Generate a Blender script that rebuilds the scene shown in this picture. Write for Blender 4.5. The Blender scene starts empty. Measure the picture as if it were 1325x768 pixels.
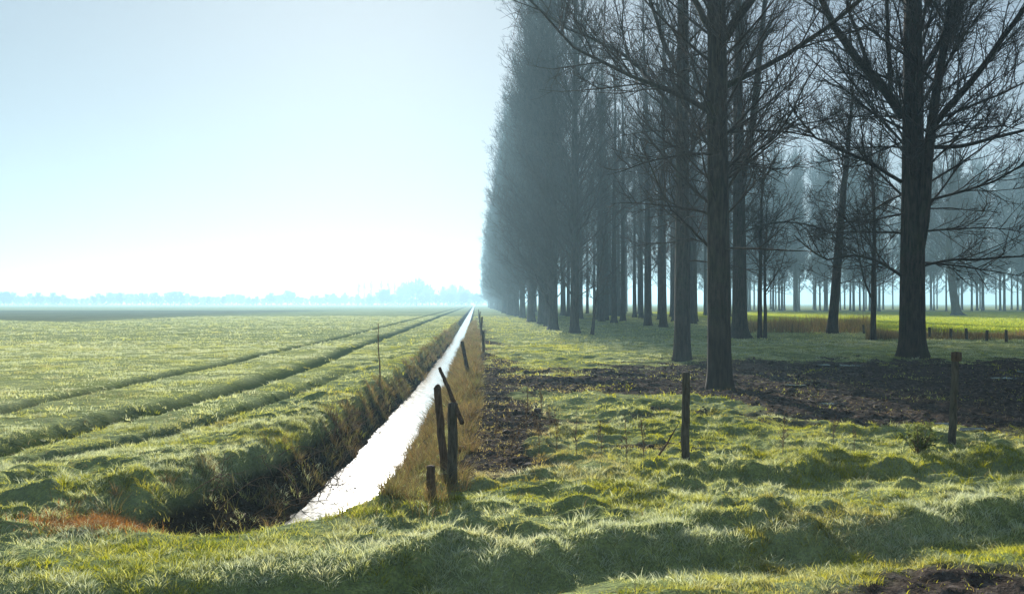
import bpy, math, random
import numpy as np

random.seed(7)
rng = np.random.default_rng(11)
PI = math.pi
scene = bpy.context.scene
COL = scene.collection

# ------------------------------------------------------------------ camera model
CAM_H = 1.9
FPX = 1147.0                      # focal length in photo pixels (photo 1325 x 768)
YAW = math.radians(2.37)          # to the right of +Y (the ditch runs along +Y)
PITCH = math.radians(0.40)        # slightly up


def ray(px, py):
    u = (px - 662.5) / FPX
    v = (384.0 - py) / FPX
    cp, sp = math.cos(PITCH), math.sin(PITCH)
    f, z = cp - v * sp, sp + v * cp
    cy, sy = math.cos(YAW), math.sin(YAW)
    return np.array([u * cy + f * sy, -u * sy + f * cy, z])


def at(px, py, z=0.0):
    d = ray(px, py)
    s = (z - CAM_H) / d[2]
    return np.array([d[0] * s, d[1] * s, z])


def at_y(px, py, Y):
    """point seen at a pixel, at world distance Y along the ditch"""
    d = ray(px, py)
    s = Y / d[1]
    return np.array([d[0] * s, Y, CAM_H + d[2] * s])


# ------------------------------------------------------------------ noise
def _hash(ix, iy, seed):
    h = (ix.astype(np.int64) * 374761393 + iy.astype(np.int64) * 668265263 + seed * 974634277) & 0xFFFFFFFF
    h = ((h ^ (h >> 13)) * 1274126177) & 0xFFFFFFFF
    h = h ^ (h >> 16)
    return (h & 0xFFFF) / 65535.0


def vnoise(x, y, seed=0):
    xi, yi = np.floor(x), np.floor(y)
    fx, fy = x - xi, y - yi
    fx = fx * fx * fx * (fx * (fx * 6 - 15) + 10)
    fy = fy * fy * fy * (fy * (fy * 6 - 15) + 10)
    a, b = _hash(xi, yi, seed), _hash(xi + 1, yi, seed)
    c, d = _hash(xi, yi + 1, seed), _hash(xi + 1, yi + 1, seed)
    return (a + (b - a) * fx) * (1 - fy) + (c + (d - c) * fx) * fy


def fbm(x, y, seed=0, octs=3):
    s, a, n = 0.0, 1.0, 0.0
    c, sn = math.cos(0.6), math.sin(0.6)
    for k in range(octs):
        s = s + a * vnoise(x, y, seed + k * 17)
        n += a
        a *= 0.5
        x, y = (x * c - y * sn) * 2.03 + 5.2, (x * sn + y * c) * 2.03 + 1.7
    return s / n


def sstep(a, b, x):
    t = np.clip((x - a) / (b - a), 0, 1)
    return t * t * (3 - 2 * t)


# ------------------------------------------------------------------ terrain
WATER_Z = -0.60


def lip_l(y): return np.interp(y, [6, 8, 9, 10.5, 12, 17.6, 27, 60, 2000], [-4.7, -3.7, -3.3, -2.9, -2.62, -2.3, -2.1, -1.9, -1.85])
def wat_l(y): return np.interp(y, [8, 14, 27, 53, 2000], [-2.22, -2.02, -1.74, -1.56, -1.5])
def wat_r(y): return np.interp(y, [8, 11, 14, 27, 53, 2000], [-1.32, -1.18, -1.06, -0.84, -0.70, -0.66])
def lip_r(y): return np.interp(y, [8, 12, 20, 60, 2000], [-0.35, -0.2, -0.1, 0.0, 0.0])
def ditch_end(x): return np.interp(x, [-5, -3.4, -2, -1.0, -0.2, 1], [7.5, 7.3, 7.35, 8.1, 9.1, 10])
def rut_line(x): return 6.7 + 0.25 * x + 0.55 * (fbm(x * 0.9, x * 0 + 3.1, 5, 3) - 0.5)
def rut2_line(x): return 9.15 + 0.19 * x + 0.5 * (fbm(x * 0.9, x * 0 + 8.1, 6, 3) - 0.5)


TRACKS = [([5, 11, 15.9, 41, 128, 2000], [-9.6, -8.9, -8.4, -7.7, -7.3, -7.3], 0.27),
          ([5, 11.6, 17, 26.9, 60, 2000], [-7.6, -6.25, -5.6, -5.2, -5.15, -5.15], 0.40),
          ([5, 10.4, 13.7, 20, 40, 2000], [-8.0, -5.5, -4.35, -3.75, -3.4, -3.3], 0.24)]


def track_mask(x, y):
    m = np.zeros_like(x)
    for i, (ys, xs, w) in enumerate(TRACKS):
        c = np.interp(y, ys, xs) + 0.25 * (fbm(y * 0.25, y * 0 + 2.0 * i, 31 + i, 2) - 0.5)
        m = np.maximum(m, np.exp(-((x - c) / w) ** 4) * (1.0 if i < 2 else 1 - sstep(18, 30, y)))
    return m


def mud_mask(x, y):
    n = fbm(x * 0.9, y * 0.7, 41, 3) - 0.5
    n2 = fbm(x * 2.6, y * 2.2, 43, 2) - 0.5
    w = 1.6 * n + 0.9 * n2
    yf = np.interp(x, [0.3, 1.4, 4.6, 5.1, 5.7, 7.6, 12, 20], [21.5, 18.4, 17.6, 15.4, 13.6, 12.4, 11.6, 10.5])
    yb = np.interp(x, [0.3, 3.2, 6.6, 11, 17, 30], [23, 25.3, 28.8, 28.8, 28, 27])
    sw = sstep(-0.5, 0.5, (y - yf) * 0.9 + w * 1.6) * sstep(-0.8, 0.8, (yb - y) * 0.6 + w * 2) * sstep(0.0, 0.6, x) * (1 - sstep(22, 34, x))
    xm = np.interp(y, [9.0, 10.5, 14, 20, 35, 60, 120], [0.45, 1.15, 1.25, 0.95, 0.8, 0.65, 0.35])
    st = sstep(-0.35, 0.35, (xm - x) + w * 1.3) * sstep(-0.1, 0.25, x - lip_r(y) + 0.15) * sstep(9.2, 10.2, y + w) * (1 - sstep(90, 160, y))
    pt = sstep(0.14, 0.24, n + 0.5 * n2) * sstep(0.0, 0.5, x) * (1 - sstep(2.2, 3.4, x)) * sstep(9.8, 10.6, y) * (1 - sstep(15, 18, y))
    pt2 = sstep(0.17, 0.26, n + 0.5 * n2) * sstep(2.0, 3.0, x) * sstep(11, 12, y) * (1 - sstep(17, 19, y)) * 0.8
    co = sstep(-0.3, 0.3, (5.75 + 0.40 * (x - 2.6) - y) + 0.8 * w) * sstep(1.6, 2.4, x)
    return np.clip(np.maximum.reduce([sw, st, pt, pt2, co]), 0, 1)


def plough_mask(x, y):
    """the dark ploughed field far away on the left"""
    return sstep(0, 6, y - (95 + (x + 50) * -0.9)) * sstep(0, 12, 250 - y) * (1 - sstep(-50, -30, x))


def crop_mask(x, y):
    """the young crop beyond the pegs on the right, backlit glow put into its colour"""
    edge = np.interp(x, [14, 22, 26, 32, 120], [75, 62, 55, 52, 50])
    return sstep(-1, 1, y - edge - 4) * sstep(18, 24, x - 0.08 * y) * (1 - sstep(185, 200, y - (x - 60) * 0.05))


def base_z(x, y):
    n1 = fbm(x * 0.35, y * 0.3, 1, 2) - 0.5
    z = 0.10 * n1 * np.clip(60 / (np.abs(y) + 20), 0, 1)
    # ditch
    L, WL, WR, R = lip_l(y), wat_l(y), wat_r(y), lip_r(y)
    wob = 0.30 * (fbm(x * 1.1, y * 0.8, 9, 3) - 0.5)
    L = L + wob; R = R + wob * 1.6
    toeL = L + (WL - L) / 0.48
    toeR = R + (WR - R) / 0.60
    sl = sstep(0, 1, np.clip((x - L) / (toeL - L), 0, 1) ** 0.65)
    sr = sstep(0, 1, (R - x) / (R - toeR))
    e = sstep(0.0, 1.0, (y - ditch_end(x) - 0.3 * (fbm(x * 1.3, y * 0.5, 19, 2) - 0.5)) / 0.9)
    dep = np.minimum(sl, sr)
    z = z * (1 - np.clip(dep * 2, 0, 1)) - 0.88 * dep * e + (0.22 * (fbm(x * 2.2, y * 1.7, 13, 3) - 0.5)) * np.clip(dep * 3, 0, 1) * e
    # raised grassy lip on the left bank and at the dam
    z = z + 0.07 * np.exp(-((x - L + 0.35) / 0.45) ** 2) * (y > 8) * (1 - sstep(40, 90, y))
    # near wheel rut, a step down towards the viewer
    q = y - rut_line(x)
    amp = np.interp(x, [-6, -3, -0.5, 1, 3], [0.09, 0.12, 0.15, 0.17, 0.19])
    z = z + amp * (-sstep(0.03, -0.32, q) + 0.72 * sstep(-0.34, -1.15, q) + 0.22 * np.exp(-((q - 0.28) / 0.3) ** 2)) * (y > -8)
    # second, shallower rut
    q2 = y - rut2_line(x)
    a2 = 0.15 * sstep(1.2, 3.0, x)
    z = z + a2 * (-sstep(0.03, -0.25, q2) + sstep(-0.4, -1.5, q2) + 0.25 * np.exp(-((q2 - 0.25) / 0.25) ** 2))
    # wheel tracks in the field
    z = z - (0.12 + 0.07 * (1 - sstep(16, 30, y))) * track_mask(x, y) * (x < -3) * (1 - sstep(60, 140, y))
    # tussocks
    near = 1 - sstep(30, 60, y)
    yr = y - 0.25 * x
    t = fbm(x * 2.1, y * 2.1, 51, 2)
    t2 = fbm(x * 1.3 + 4, y * 1.3, 57, 2)
    flat = 1 - 0.7 * sstep(-3.2, -4.5, x) * sstep(9, 12, y)
    tus = 0.05 * sstep(0.45, 0.8, t) + 0.05 * sstep(0.55, 0.8, t2)
    fg = (1 - sstep(9.0, 12.5, y))
    tus = tus * (1 + 0.25 * fg * sstep(0.3, 0.7, fbm(x * 0.5, y * 0.5, 61, 2)))
    tus = tus + (0.065 * fg + 0.045 * (1 - fg) * (1 - sstep(14, 20, y))) * sstep(0.48, 0.74, fbm(x * 1.9 + 9, yr * 4.6, 63, 3))
    left = sstep(-2.0, -3.6, x) * fg
    tus = tus + 0.13 * left * sstep(0.46, 0.70, fbm(x * 2.3, y * 2.3, 67, 2))
    tus = tus + (0.035 * (fbm(x * 6.5, y * 7.5, 65, 2) - 0.5) + 0.06 * sstep(0.5, 0.68, fbm(x * 3.6 + 3, y * 4.6, 69, 2)) * sstep(0.35, 0.55, fbm(x * 0.8, y * 0.8, 68, 2))) * (1 - sstep(16, 24, y))
    tus = tus * (1 - 0.85 * mud_mask(x, y)) * (1 - 0.6 * sstep(-0.3, -0.6, q))
    z = z + tus * near * flat * (1 - np.clip(dep * 1.5, 0, 0.9))
    z = z - tus * near * flat * 0.8 * sstep(7, 6, y) * sstep(1.5, 2.5, x)
    return z


def height(x, y):
    x = np.asarray(x, float); y = np.asarray(y, float)
    z = base_z(x, y)
    m = mud_mask(x, y)
    near = 1 - sstep(45, 90, y)
    lump = np.abs(fbm(x * 4.8, y * 5.4, 71, 4) - 0.5) * 0.15 + (fbm(x * 12.0, y * 11.0, 73, 3) - 0.5) * 0.08 - 0.02
    z = z + m * near * (lump + (0.09 * (fbm(x * 0.9, y * 1.4, 77, 2) - 0.4) + 0.22 * (fbm(x * 0.35, (y + 0.25 * x) * 1.9, 79, 3) - 0.5)) * sstep(11, 13, y))
    # furrows of the swath running to the right
    return z


def hz(x, y):
    return float(height(np.array([x]), np.array([y]))[0])


# ------------------------------------------------------------------ mesh helpers
def mesh_obj(name, V, quads=None, tris=None, mat=None, parent=None, smooth=True, attrs=None):
    me = bpy.data.meshes.new(name)
    V = np.asarray(V, np.float32)
    me.vertices.add(len(V))
    me.vertices.foreach_set('co', V.ravel())
    q = np.zeros((0, 4), np.int32) if quads is None else np.asarray(quads, np.int32).reshape(-1, 4)
    t = np.zeros((0, 3), np.int32) if tris is None else np.asarray(tris, np.int32).reshape(-1, 3)
    loops = np.concatenate([q.ravel(), t.ravel()])
    me.loops.add(len(loops))
    me.loops.foreach_set('vertex_index', loops)
    n = len(q) + len(t)
    me.polygons.add(n)
    st = np.concatenate([np.arange(len(q)) * 4, len(q) * 4 + np.arange(len(t)) * 3]).astype(np.int32)
    me.polygons.foreach_set('loop_start', st)
    if smooth:
        me.polygons.foreach_set('use_smooth', np.ones(n, bool))
    me.update(calc_edges=True)
    for k, a in (attrs or {}).items():
        at_ = me.attributes.new(k, 'FLOAT_VECTOR', 'POINT')
        at_.data.foreach_set('vector', np.asarray(a, np.float32).ravel())
    if mat: me.materials.append(mat)
    o = bpy.data.objects.new(name, me)
    COL.objects.link(o)
    if parent: o.parent = parent
    return o


def tag(o, label=None, cat=None, group=None, kind=None):
    if label: o['label'] = label
    if cat: o['category'] = cat
    if group: o['group'] = group
    if kind: o['kind'] = kind
    return o


def empty(name, loc, rz=0.0, sc=1.0):
    o = bpy.data.objects.new(name, None)
    o.empty_display_size = 0.2
    COL.objects.link(o)
    o.location = loc; o.rotation_euler = (0, 0, rz); o.scale = (sc, sc, sc)
    return o


def copy_tree(o, parent=None):
    c = o.copy()
    COL.objects.link(c)
    c.parent = parent
    for ch in list(o.children):
        copy_tree(ch, c)
    return c


class Soup:
    def __init__(self): self.v, self.q, self.t, self.n = [], [], [], 0

    def add(self, V, Q=None, T=None):
        self.v.append(V)
        if Q is not None: self.q.append(np.asarray(Q) + self.n)
        if T is not None: self.t.append(np.asarray(T) + self.n)
        self.n += len(V)

    def build(self, name, mat, parent=None, smooth=True):
        return mesh_obj(name, np.concatenate(self.v), np.concatenate(self.q) if self.q else None,
                        np.concatenate(self.t) if self.t else None, mat, parent, smooth)


def tubes(soup, P, R, sides):
    """P (N,n,3) polylines, R (N,n) radii -> quads"""
    N, n, _ = P.shape
    if N == 0: return
    T = np.gradient(P, axis=1)
    T /= np.linalg.norm(T, axis=2, keepdims=True) + 1e-9
    ref = np.where(np.abs(T[:, :1, 2:3]) > 0.9, np.array([1.0, 0, 0]), np.array([0, 0, 1.0]))
    ref = np.broadcast_to(ref, T.shape)
    A = np.cross(T, ref); A /= np.linalg.norm(A, axis=2, keepdims=True) + 1e-9
    B = np.cross(T, A)
    ang = np.arange(sides) * 2 * PI / sides
    ring = A[:, :, None, :] * np.cos(ang)[None, None, :, None] + B[:, :, None, :] * np.sin(ang)[None, None, :, None]
    V = P[:, :, None, :] + ring * R[:, :, None, None]
    base = (np.arange(N) * n * sides)[:, None, None]
    i = np.arange(n - 1)[None, :, None] * sides
    j = np.arange(sides)[None, None, :]
    jn = (j + 1) % sides
    Q = np.stack(np.broadcast_arrays(base + i + j, base + i + jn, base + i + sides + jn, base + i + sides + j), -1)
    soup.add(V.reshape(-1, 3), Q.reshape(-1, 4))


# ------------------------------------------------------------------ materials
def new_mat(name):
    m = bpy.data.materials.new(name)
    m.use_nodes = True
    nt = m.node_tree
    for n in list(nt.nodes): nt.nodes.remove(n)
    out = nt.nodes.new('ShaderNodeOutputMaterial')
    return m, nt, out


def nd(nt, typ, **kw):
    n = nt.nodes.new(typ)
    for k, v in kw.items():
        if k == 'inp':
            for a, b in v.items(): n.inputs[a].default_value = b
        else: setattr(n, k, v)
    return n


def noise(nt, vec, scale, detail=3, rough=0.55):
    n = nd(nt, 'ShaderNodeTexNoise', inp={'Scale': scale, 'Detail': detail, 'Roughness': rough})
    if vec is not None: nt.links.new(vec, n.inputs['Vector'])
    return n.outputs['Fac']


def ramp(nt, fac, stops):
    r = nd(nt, 'ShaderNodeValToRGB')
    el = r.color_ramp.elements
    while len(el) < len(stops): el.new(0.5)
    for e, (p, c) in zip(el, stops):
        e.position = p; e.color = (*c, 1)
    nt.links.new(fac, r.inputs['Fac'])
    return r.outputs['Color']


def mix(nt, fac, a, b, typ='MIX'):
    n = nd(nt, 'ShaderNodeMix', data_type='RGBA', blend_type=typ)
    for sock, val in ((n.inputs['Factor'], fac), (n.inputs['A'], a), (n.inputs['B'], b)):
        if isinstance(val, (int, float)): sock.default_value = val
        elif isinstance(val, tuple): sock.default_value = (*val, 1)
        else: nt.links.new(val, sock)
    return n.outputs['Result']


def math_n(nt, op, a, b=None):
    n = nd(nt, 'ShaderNodeMath', operation=op)
    for s, v in ((n.inputs[0], a), (n.inputs[1], b)):
        if v is None: continue
        if isinstance(v, (int, float)): s.default_value = v
        else: nt.links.new(v, s)
    return n.outputs[0]


def bark_material(name, dark, light, sx=9.0, moss=0.0):
    m, nt, out = new_mat(name)
    tc = nd(nt, 'ShaderNodeTexCoord')
    mp = nd(nt, 'ShaderNodeMapping'); mp.inputs['Scale'].default_value = (sx, sx, sx * 0.16)
    nt.links.new(tc.outputs['Object'], mp.inputs['Vector'])
    f = noise(nt, mp.outputs['Vector'], 1.6, 5, 0.65)
    c = ramp(nt, f, [(0.32, dark), (0.68, light)])
    if moss:
        g = noise(nt, tc.outputs['Object'], 1.3, 3)
        c = mix(nt, ramp(nt, g, [(0.5, (0, 0, 0)), (0.7, (moss, moss, moss))]), c, (0.045, 0.06, 0.022))
    b = nd(nt, 'ShaderNodeBump', inp={'Strength': 0.9, 'Distance': 0.04})
    nt.links.new(f, b.inputs['Height'])
    p = nd(nt, 'ShaderNodeBsdfPrincipled', inp={'Roughness': 0.9})
    p.inputs['Specular IOR Level'].default_value = 0.2
    nt.links.new(c, p.inputs['Base Color']); nt.links.new(b.outputs[0], p.inputs['Normal'])
    nt.links.new(p.outputs[0], out.inputs['Surface'])
    return m


M_BARK = bark_material('bark', (0.020, 0.015, 0.012), (0.078, 0.058, 0.043), 9, 0.35)
M_TWIG = bark_material('twig bark', (0.030, 0.023, 0.019), (0.080, 0.060, 0.048), 3)
M_POST = bark_material('weathered post wood', (0.040, 0.034, 0.027), (0.16, 0.14, 0.11), 22, 0.6)
M_STAKE = bark_material('brown stake wood', (0.055, 0.034, 0.022), (0.17, 0.11, 0.07), 25)


def ground_material():
    m, nt, out = new_mat('pasture soil')
    tc = nd(nt, 'ShaderNodeTexCoord')
    P = tc.outputs['Object']
    a = nd(nt, 'ShaderNodeAttribute', attribute_name='look')      # x mud, y track, z plough / bank earth
    sx = nd(nt, 'ShaderNodeSeparateXYZ'); nt.links.new(a.outputs['Vector'], sx.inputs[0])
    a2 = nd(nt, 'ShaderNodeAttribute', attribute_name='crop')
    sx2 = nd(nt, 'ShaderNodeSeparateXYZ'); nt.links.new(a2.outputs['Vector'], sx2.inputs[0])
    n1 = noise(nt, P, 0.5, 4); n2 = noise(nt, P, 6.0, 4); n3 = noise(nt, P, 0.06, 3)
    grass = ramp(nt, n2, [(0.3, (0.075, 0.11, 0.02)), (0.55, (0.19, 0.235, 0.05)), (0.75, (0.36, 0.40, 0.14))])
    n4 = noise(nt, P, 45.0, 3)
    grass = mix(nt, 1.0, grass, ramp(nt, n4, [(0.35, (0.45, 0.45, 0.45)), (0.62, (1.25, 1.25, 1.2))]), 'MULTIPLY')
    frost = ramp(nt, n1, [(0.35, (0.15, 0.15, 0.15)), (0.65, (0.40, 0.40, 0.40))])
    grass = mix(nt, frost, grass, (0.56, 0.60, 0.42))
    big = ramp(nt, n3, [(0.35, (0.80, 0.86, 0.78)), (0.65, (1.08, 1.05, 0.95))])
    grass = mix(nt, 1.0, grass, big, 'MULTIPLY')
    grass = mix(nt, math_n(nt, 'MULTIPLY', sx.outputs[1], 0.95), grass, (0.018, 0.034, 0.007))  # track floor: unfrosted grass, plus the rut's shade put into the colour
    grass = mix(nt, sx2.outputs[0], grass, (0.30, 0.38, 0.04))  # crop ground coloured brighter, standing in for backlit translucent blades
    mudn = noise(nt, P, 9.0, 5, 0.65)
    mud = ramp(nt, mudn, [(0.3, (0.026, 0.020, 0.016)), (0.55, (0.088, 0.072, 0.062)), (0.75, (0.21, 0.18, 0.16))])
    c = mix(nt, sx.outputs[0], grass, mud)
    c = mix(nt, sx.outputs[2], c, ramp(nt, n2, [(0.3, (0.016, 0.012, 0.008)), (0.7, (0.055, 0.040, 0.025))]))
    bh = math_n(nt, 'ADD', noise(nt, P, 14.0, 5, 0.6), math_n(nt, 'MULTIPLY', mudn, 0.8))
    b = nd(nt, 'ShaderNodeBump', inp={'Strength': 1.0, 'Distance': 0.06})
    nt.links.new(bh, b.inputs['Height'])
    p = nd(nt, 'ShaderNodeBsdfPrincipled', inp={'Roughness': 0.85})
    p.inputs['Specular IOR Level'].default_value = 0.0
    rr = nd(nt, 'ShaderNodeMapRange', inp={'To Min': 0.95, 'To Max': 0.75})
    nt.links.new(sx.outputs[0], rr.inputs[0]); nt.links.new(rr.outputs[0], p.inputs['Roughness'])
    nt.links.new(c, p.inputs['Base Color']); nt.links.new(b.outputs[0], p.inputs['Normal'])
    nt.links.new(p.outputs[0], out.inputs['Surface'])
    return m


def blade_material(name, green_a, green_b, dry_a, dry_b, frost_c, trans=0.5):
    """look: x frost amount at that point, y dryness, z random per blade"""
    m, nt, out = new_mat(name)
    a = nd(nt, 'ShaderNodeAttribute', attribute_name='look')
    sx = nd(nt, 'ShaderNodeSeparateXYZ'); nt.links.new(a.outputs['Vector'], sx.inputs[0])
    g = mix(nt, sx.outputs[2], green_a, green_b)
    d = mix(nt, sx.outputs[2], dry_a, dry_b)
    c = mix(nt, sx.outputs[1], g, d)
    c = mix(nt, sx.outputs[0], c, frost_c)
    df = nd(nt, 'ShaderNodeBsdfDiffuse'); tr = nd(nt, 'ShaderNodeBsdfTranslucent')
    gl = nd(nt, 'ShaderNodeBsdfGlossy', inp={'Roughness': 0.45})
    nt.links.new(c, df.inputs[0])
    tc = mix(nt, 1.0, c, (1.25, 1.15, 0.7), 'MULTIPLY')
    nt.links.new(tc, tr.inputs[0])
    ms = nd(nt, 'ShaderNodeMixShader', inp={'Fac': trans})
    nt.links.new(df.outputs[0], ms.inputs[1]); nt.links.new(tr.outputs[0], ms.inputs[2])
    m2 = nd(nt, 'ShaderNodeMixShader', inp={'Fac': 0.014})
    nt.links.new(ms.outputs[0], m2.inputs[1]); nt.links.new(gl.outputs[0], m2.inputs[2])
    nt.links.new(m2.outputs[0], out.inputs['Surface'])
    return m


M_GROUND = ground_material()
M_GRASS = blade_material('pasture grass', (0.075, 0.125, 0.012), (0.54, 0.55, 0.05), (0.30, 0.24, 0.09), (0.46, 0.37, 0.16), (0.70, 0.80, 0.85), 0.58)
M_DRY = blade_material('dead bank grass', (0.10, 0.13, 0.03), (0.20, 0.21, 0.06), (0.075, 0.045, 0.024), (0.31, 0.20, 0.09), (0.6, 0.6, 0.56), 0.42)


def water_material(name, rough, bump, tint, waves=True):
    m, nt, out = new_mat(name)
    tc = nd(nt, 'ShaderNodeTexCoord')
    p = nd(nt, 'ShaderNodeBsdfPrincipled', inp={'Roughness': rough, 'IOR': 1.33, 'Base Color': (*tint, 1)})
    mp = nd(nt, 'ShaderNodeMapping'); mp.inputs['Scale'].default_value = (1.0, 0.7, 1)
    nt.links.new(tc.outputs['Object'], mp.inputs['Vector'])
    f = noise(nt, mp.outputs[0], 3.0, 3, 0.5)
    b = nd(nt, 'ShaderNodeBump', inp={'Strength': bump, 'Distance': 0.05})
    nt.links.new(f, b.inputs['Height']); nt.links.new(b.outputs[0], p.inputs['Normal'])
    nt.links.new(p.outputs[0], out.inputs['Surface'])
    return m


M_WATER = water_material('ditch water surface', 0.14, 0.22, (0.03, 0.035, 0.03))
M_PUDDLE = water_material('puddle water surface', 0.03, 0.05, (0.03, 0.03, 0.03))

# ------------------------------------------------------------------ ground sheet


def grow(start, step, end, f):
    out = [start]
    while abs(out[-1]) < abs(end) and (end - out[-1]) * (1 if step > 0 else -1) > 0:
        out.append(out[-1] + step); step *= f
    out[-1] = end
    return out


xs = np.concatenate([np.array(grow(-9.5, -0.09, -2000, 1.09))[::-1][:-1], np.arange(-9.5, 12.5, 0.055), np.array(grow(12.5, 0.07, 2000, 1.045))])
ys = np.concatenate([np.array(grow(2.6, -0.12, -60, 1.25))[::-1][:-1], np.arange(2.6, 15, 0.05), np.arange(15, 32, 0.08), np.array(grow(32, 0.1, 2000, 1.028))])
gx, gy = np.meshgrid(xs, ys)
gz = height(gx.ravel(), gy.ravel())
nx, ny = len(xs), len(ys)
print('ground', nx, ny)
ii = (np.arange(ny - 1)[:, None] * nx + np.arange(nx - 1)[None, :]).ravel()
quads = np.stack([ii, ii + 1, ii + nx + 1, ii + nx], -1)
X, Y = gx.ravel(), gy.ravel()
mud = mud_mask(X, Y)
trk = track_mask(X, Y) * (X < -3)
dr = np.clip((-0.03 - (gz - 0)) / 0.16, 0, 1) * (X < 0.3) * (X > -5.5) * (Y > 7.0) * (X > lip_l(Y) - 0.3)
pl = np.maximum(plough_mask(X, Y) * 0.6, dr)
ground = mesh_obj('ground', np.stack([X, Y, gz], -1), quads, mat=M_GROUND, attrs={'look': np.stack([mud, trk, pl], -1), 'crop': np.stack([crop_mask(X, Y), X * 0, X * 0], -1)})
tag(ground, kind='structure')

# water in the ditch
wy = np.concatenate([np.arange(8.2, 60, 0.5), np.array(grow(60, 1, 1990, 1.1))])
wl = lip_l(wy) + 0.25; wr = lip_r(wy) - 0.15
k = np.linspace(0, 1, 7)
WX = wl[:, None] + (wr - wl)[:, None] * k
V = np.stack([WX, np.broadcast_to(wy[:, None], WX.shape), np.full(WX.shape, WATER_Z)], -1).reshape(-1, 3)
ii = (np.arange(len(wy) - 1)[:, None] * 7 + np.arange(6)[None, :]).ravel()
water = mesh_obj('ditch_water', V, np.stack([ii, ii + 1, ii + 8, ii + 7], -1), mat=M_WATER)
tag(water, kind='structure')

# rain puddles in the mud
for (px, py, rx, ry) in [(1085, 474, 0.55, 0.5), (1245, 561, 0.35, 0.18), (1225, 556, 0.16, 0.12), (1312, 492, 0.42, 0.4), (1318, 482, 0.3, 0.3), (1080, 527, 0.2, 0.2), (1030, 500, 0.3, 0.2)]:
    c = at(px, py)
    th = np.linspace(0, 2 * PI, 28, endpoint=False)
    rr = 1 + 0.3 * (vnoise(th * 1.4, th * 0 + px, 3) - 0.5) + 0.2 * np.sin(3 * th + px)
    vx, vy = c[0] + rx * rr * np.cos(th), c[1] + ry * rr * np.sin(th)
    ring = height(vx, vy)
    zz = float(np.percentile(height(c[0] + rx * rr * np.cos(th) * 0.6, c[1] + ry * rr * np.sin(th) * 0.6), 85))
    V = np.concatenate([np.stack([vx, vy, np.full(28, zz)], -1), [[c[0], c[1], zz]]])
    T = np.stack([np.arange(28), (np.arange(28) + 1) % 28, np.full(28, 28)], -1)
    tag(mesh_obj('puddle', V, tris=T, mat=M_PUDDLE), kind='structure')

# ------------------------------------------------------------------ grass blades


def blades(name, mat, x, y, h, w, lean, segs, frost, dry, label_kind='stuff', rnd=None, ld=None):
    N = len(x)
    z = height(x, y) - 0.01
    th = rng.uniform(0, 2 * PI, N)
    if ld is None: ld = rng.uniform(0, 2 * PI, N)
    ln = lean * rng.uniform(0.3, 1.5, N)
    fx, fy = np.cos(th), np.sin(th)
    if rnd is None: rnd = np.clip(rng.uniform(0, 1, N) + 0.9 * (fbm(x * 0.8, y * 0.8, 151, 3) - 0.5) + 0.10, 0, 1) * (1 - 0.9 * track_mask(x, y) * (x < -3))
    Vs, Ls = [], []
    for s in range(segs):
        t = s / segs
        cx = x + np.cos(ld) * ln * h * t * t
        cy = y + np.sin(ld) * ln * h * t * t
        cz = z + h * t * (1 - 0.35 * np.minimum(ln, 1) * t)
        ww = w * (1 - 0.75 * t) * 0.5
        for sgn in (-1, 1):
            Vs.append(np.stack([cx + sgn * fx * ww, cy + sgn * fy * ww, cz], -1))
            Ls.append(np.stack([frost * (0.35 + 0.65 * t), dry, rnd], -1))
    Vs.append(np.stack([x + np.cos(ld) * ln * h, y + np.sin(ld) * ln * h, z + h * (1 - 0.35 * np.minimum(ln, 1))], -1))
    Ls.append(np.stack([frost, dry, rnd], -1))
    k = 2 * segs + 1
    V = np.stack(Vs, 1).reshape(-1, 3)
    L = np.stack(Ls, 1).reshape(-1, 3)
    b = np.arange(N) * k
    Q = [np.stack([b + 2 * s, b + 2 * s + 1, b + 2 * s + 3, b + 2 * s + 2], -1) for s in range(segs - 1)]
    T = np.stack([b + 2 * segs - 2, b + 2 * segs - 1, b + 2 * segs], -1)
    o = mesh_obj(name, V, np.concatenate(Q) if Q else None, T, mat, attrs={'look': L}, smooth=False)
    tag(o, kind=label_kind)
    return o


def scatter(n, y0, y1, half=0.66, pad=1.5, power=2.0):
    """random ground points in front of the viewer, even over the area between two distances"""
    yy = (rng.uniform(0, 1, n) * (y1 ** power - y0 ** power) + y0 ** power) ** (1 / power)
    xx = yy * 0.04 + rng.uniform(-1, 1, n) * (yy * half + pad)
    return xx, yy


def clumped(n, y0, y1, per, rad, **kw):
    cx, cy = scatter(n // per, y0, y1, **kw)
    rr = rad * np.sqrt(rng.uniform(0, 1, len(cx) * per))
    aa = rng.uniform(0, 2 * PI, len(cx) * per)
    hh = np.repeat(rng.uniform(0.6, 1.3, len(cx)), per)
    return np.repeat(cx, per) + rr * np.cos(aa), np.repeat(cy, per) + rr * np.sin(aa), hh


def grass_fields(x, y):
    m = mud_mask(x, y)
    z = height(x, y)
    wet = (z < WATER_Z + 0.08)
    inditch = (x > lip_l(y) + 0.05) & (x < lip_r(y) - 0.1) & (z < -0.07)
    return m, wet, inditch


def frost_field(x, y):
    f = fbm(x * 0.9, y * 0.9, 81, 3)
    f = sstep(0.30, 0.72, f) * 0.75
    f = f * (1 - track_mask(x, y) * (x < -3))
    left = sstep(-2.5, -6, x)
    q = y - rut_line(x)
    near_r = sstep(8.5, 10.5, y) * sstep(-2.0, -1.0, x)
    face = 0.62 * np.exp(-((q + 0.12) / 0.35) ** 2) * sstep(0.3, 0.6, fbm(x * 2.2, y * 2.2, 83, 2))
    return np.clip((0.74 - 0.26 * near_r) * f + face + 0.40 * sstep(3.0, 6.5, x) * sstep(24, 30, y) * (1 - sstep(75, 110, y)) + 0.36 * left * (1 - track_mask(x, y)), 0, 0.88)


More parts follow.
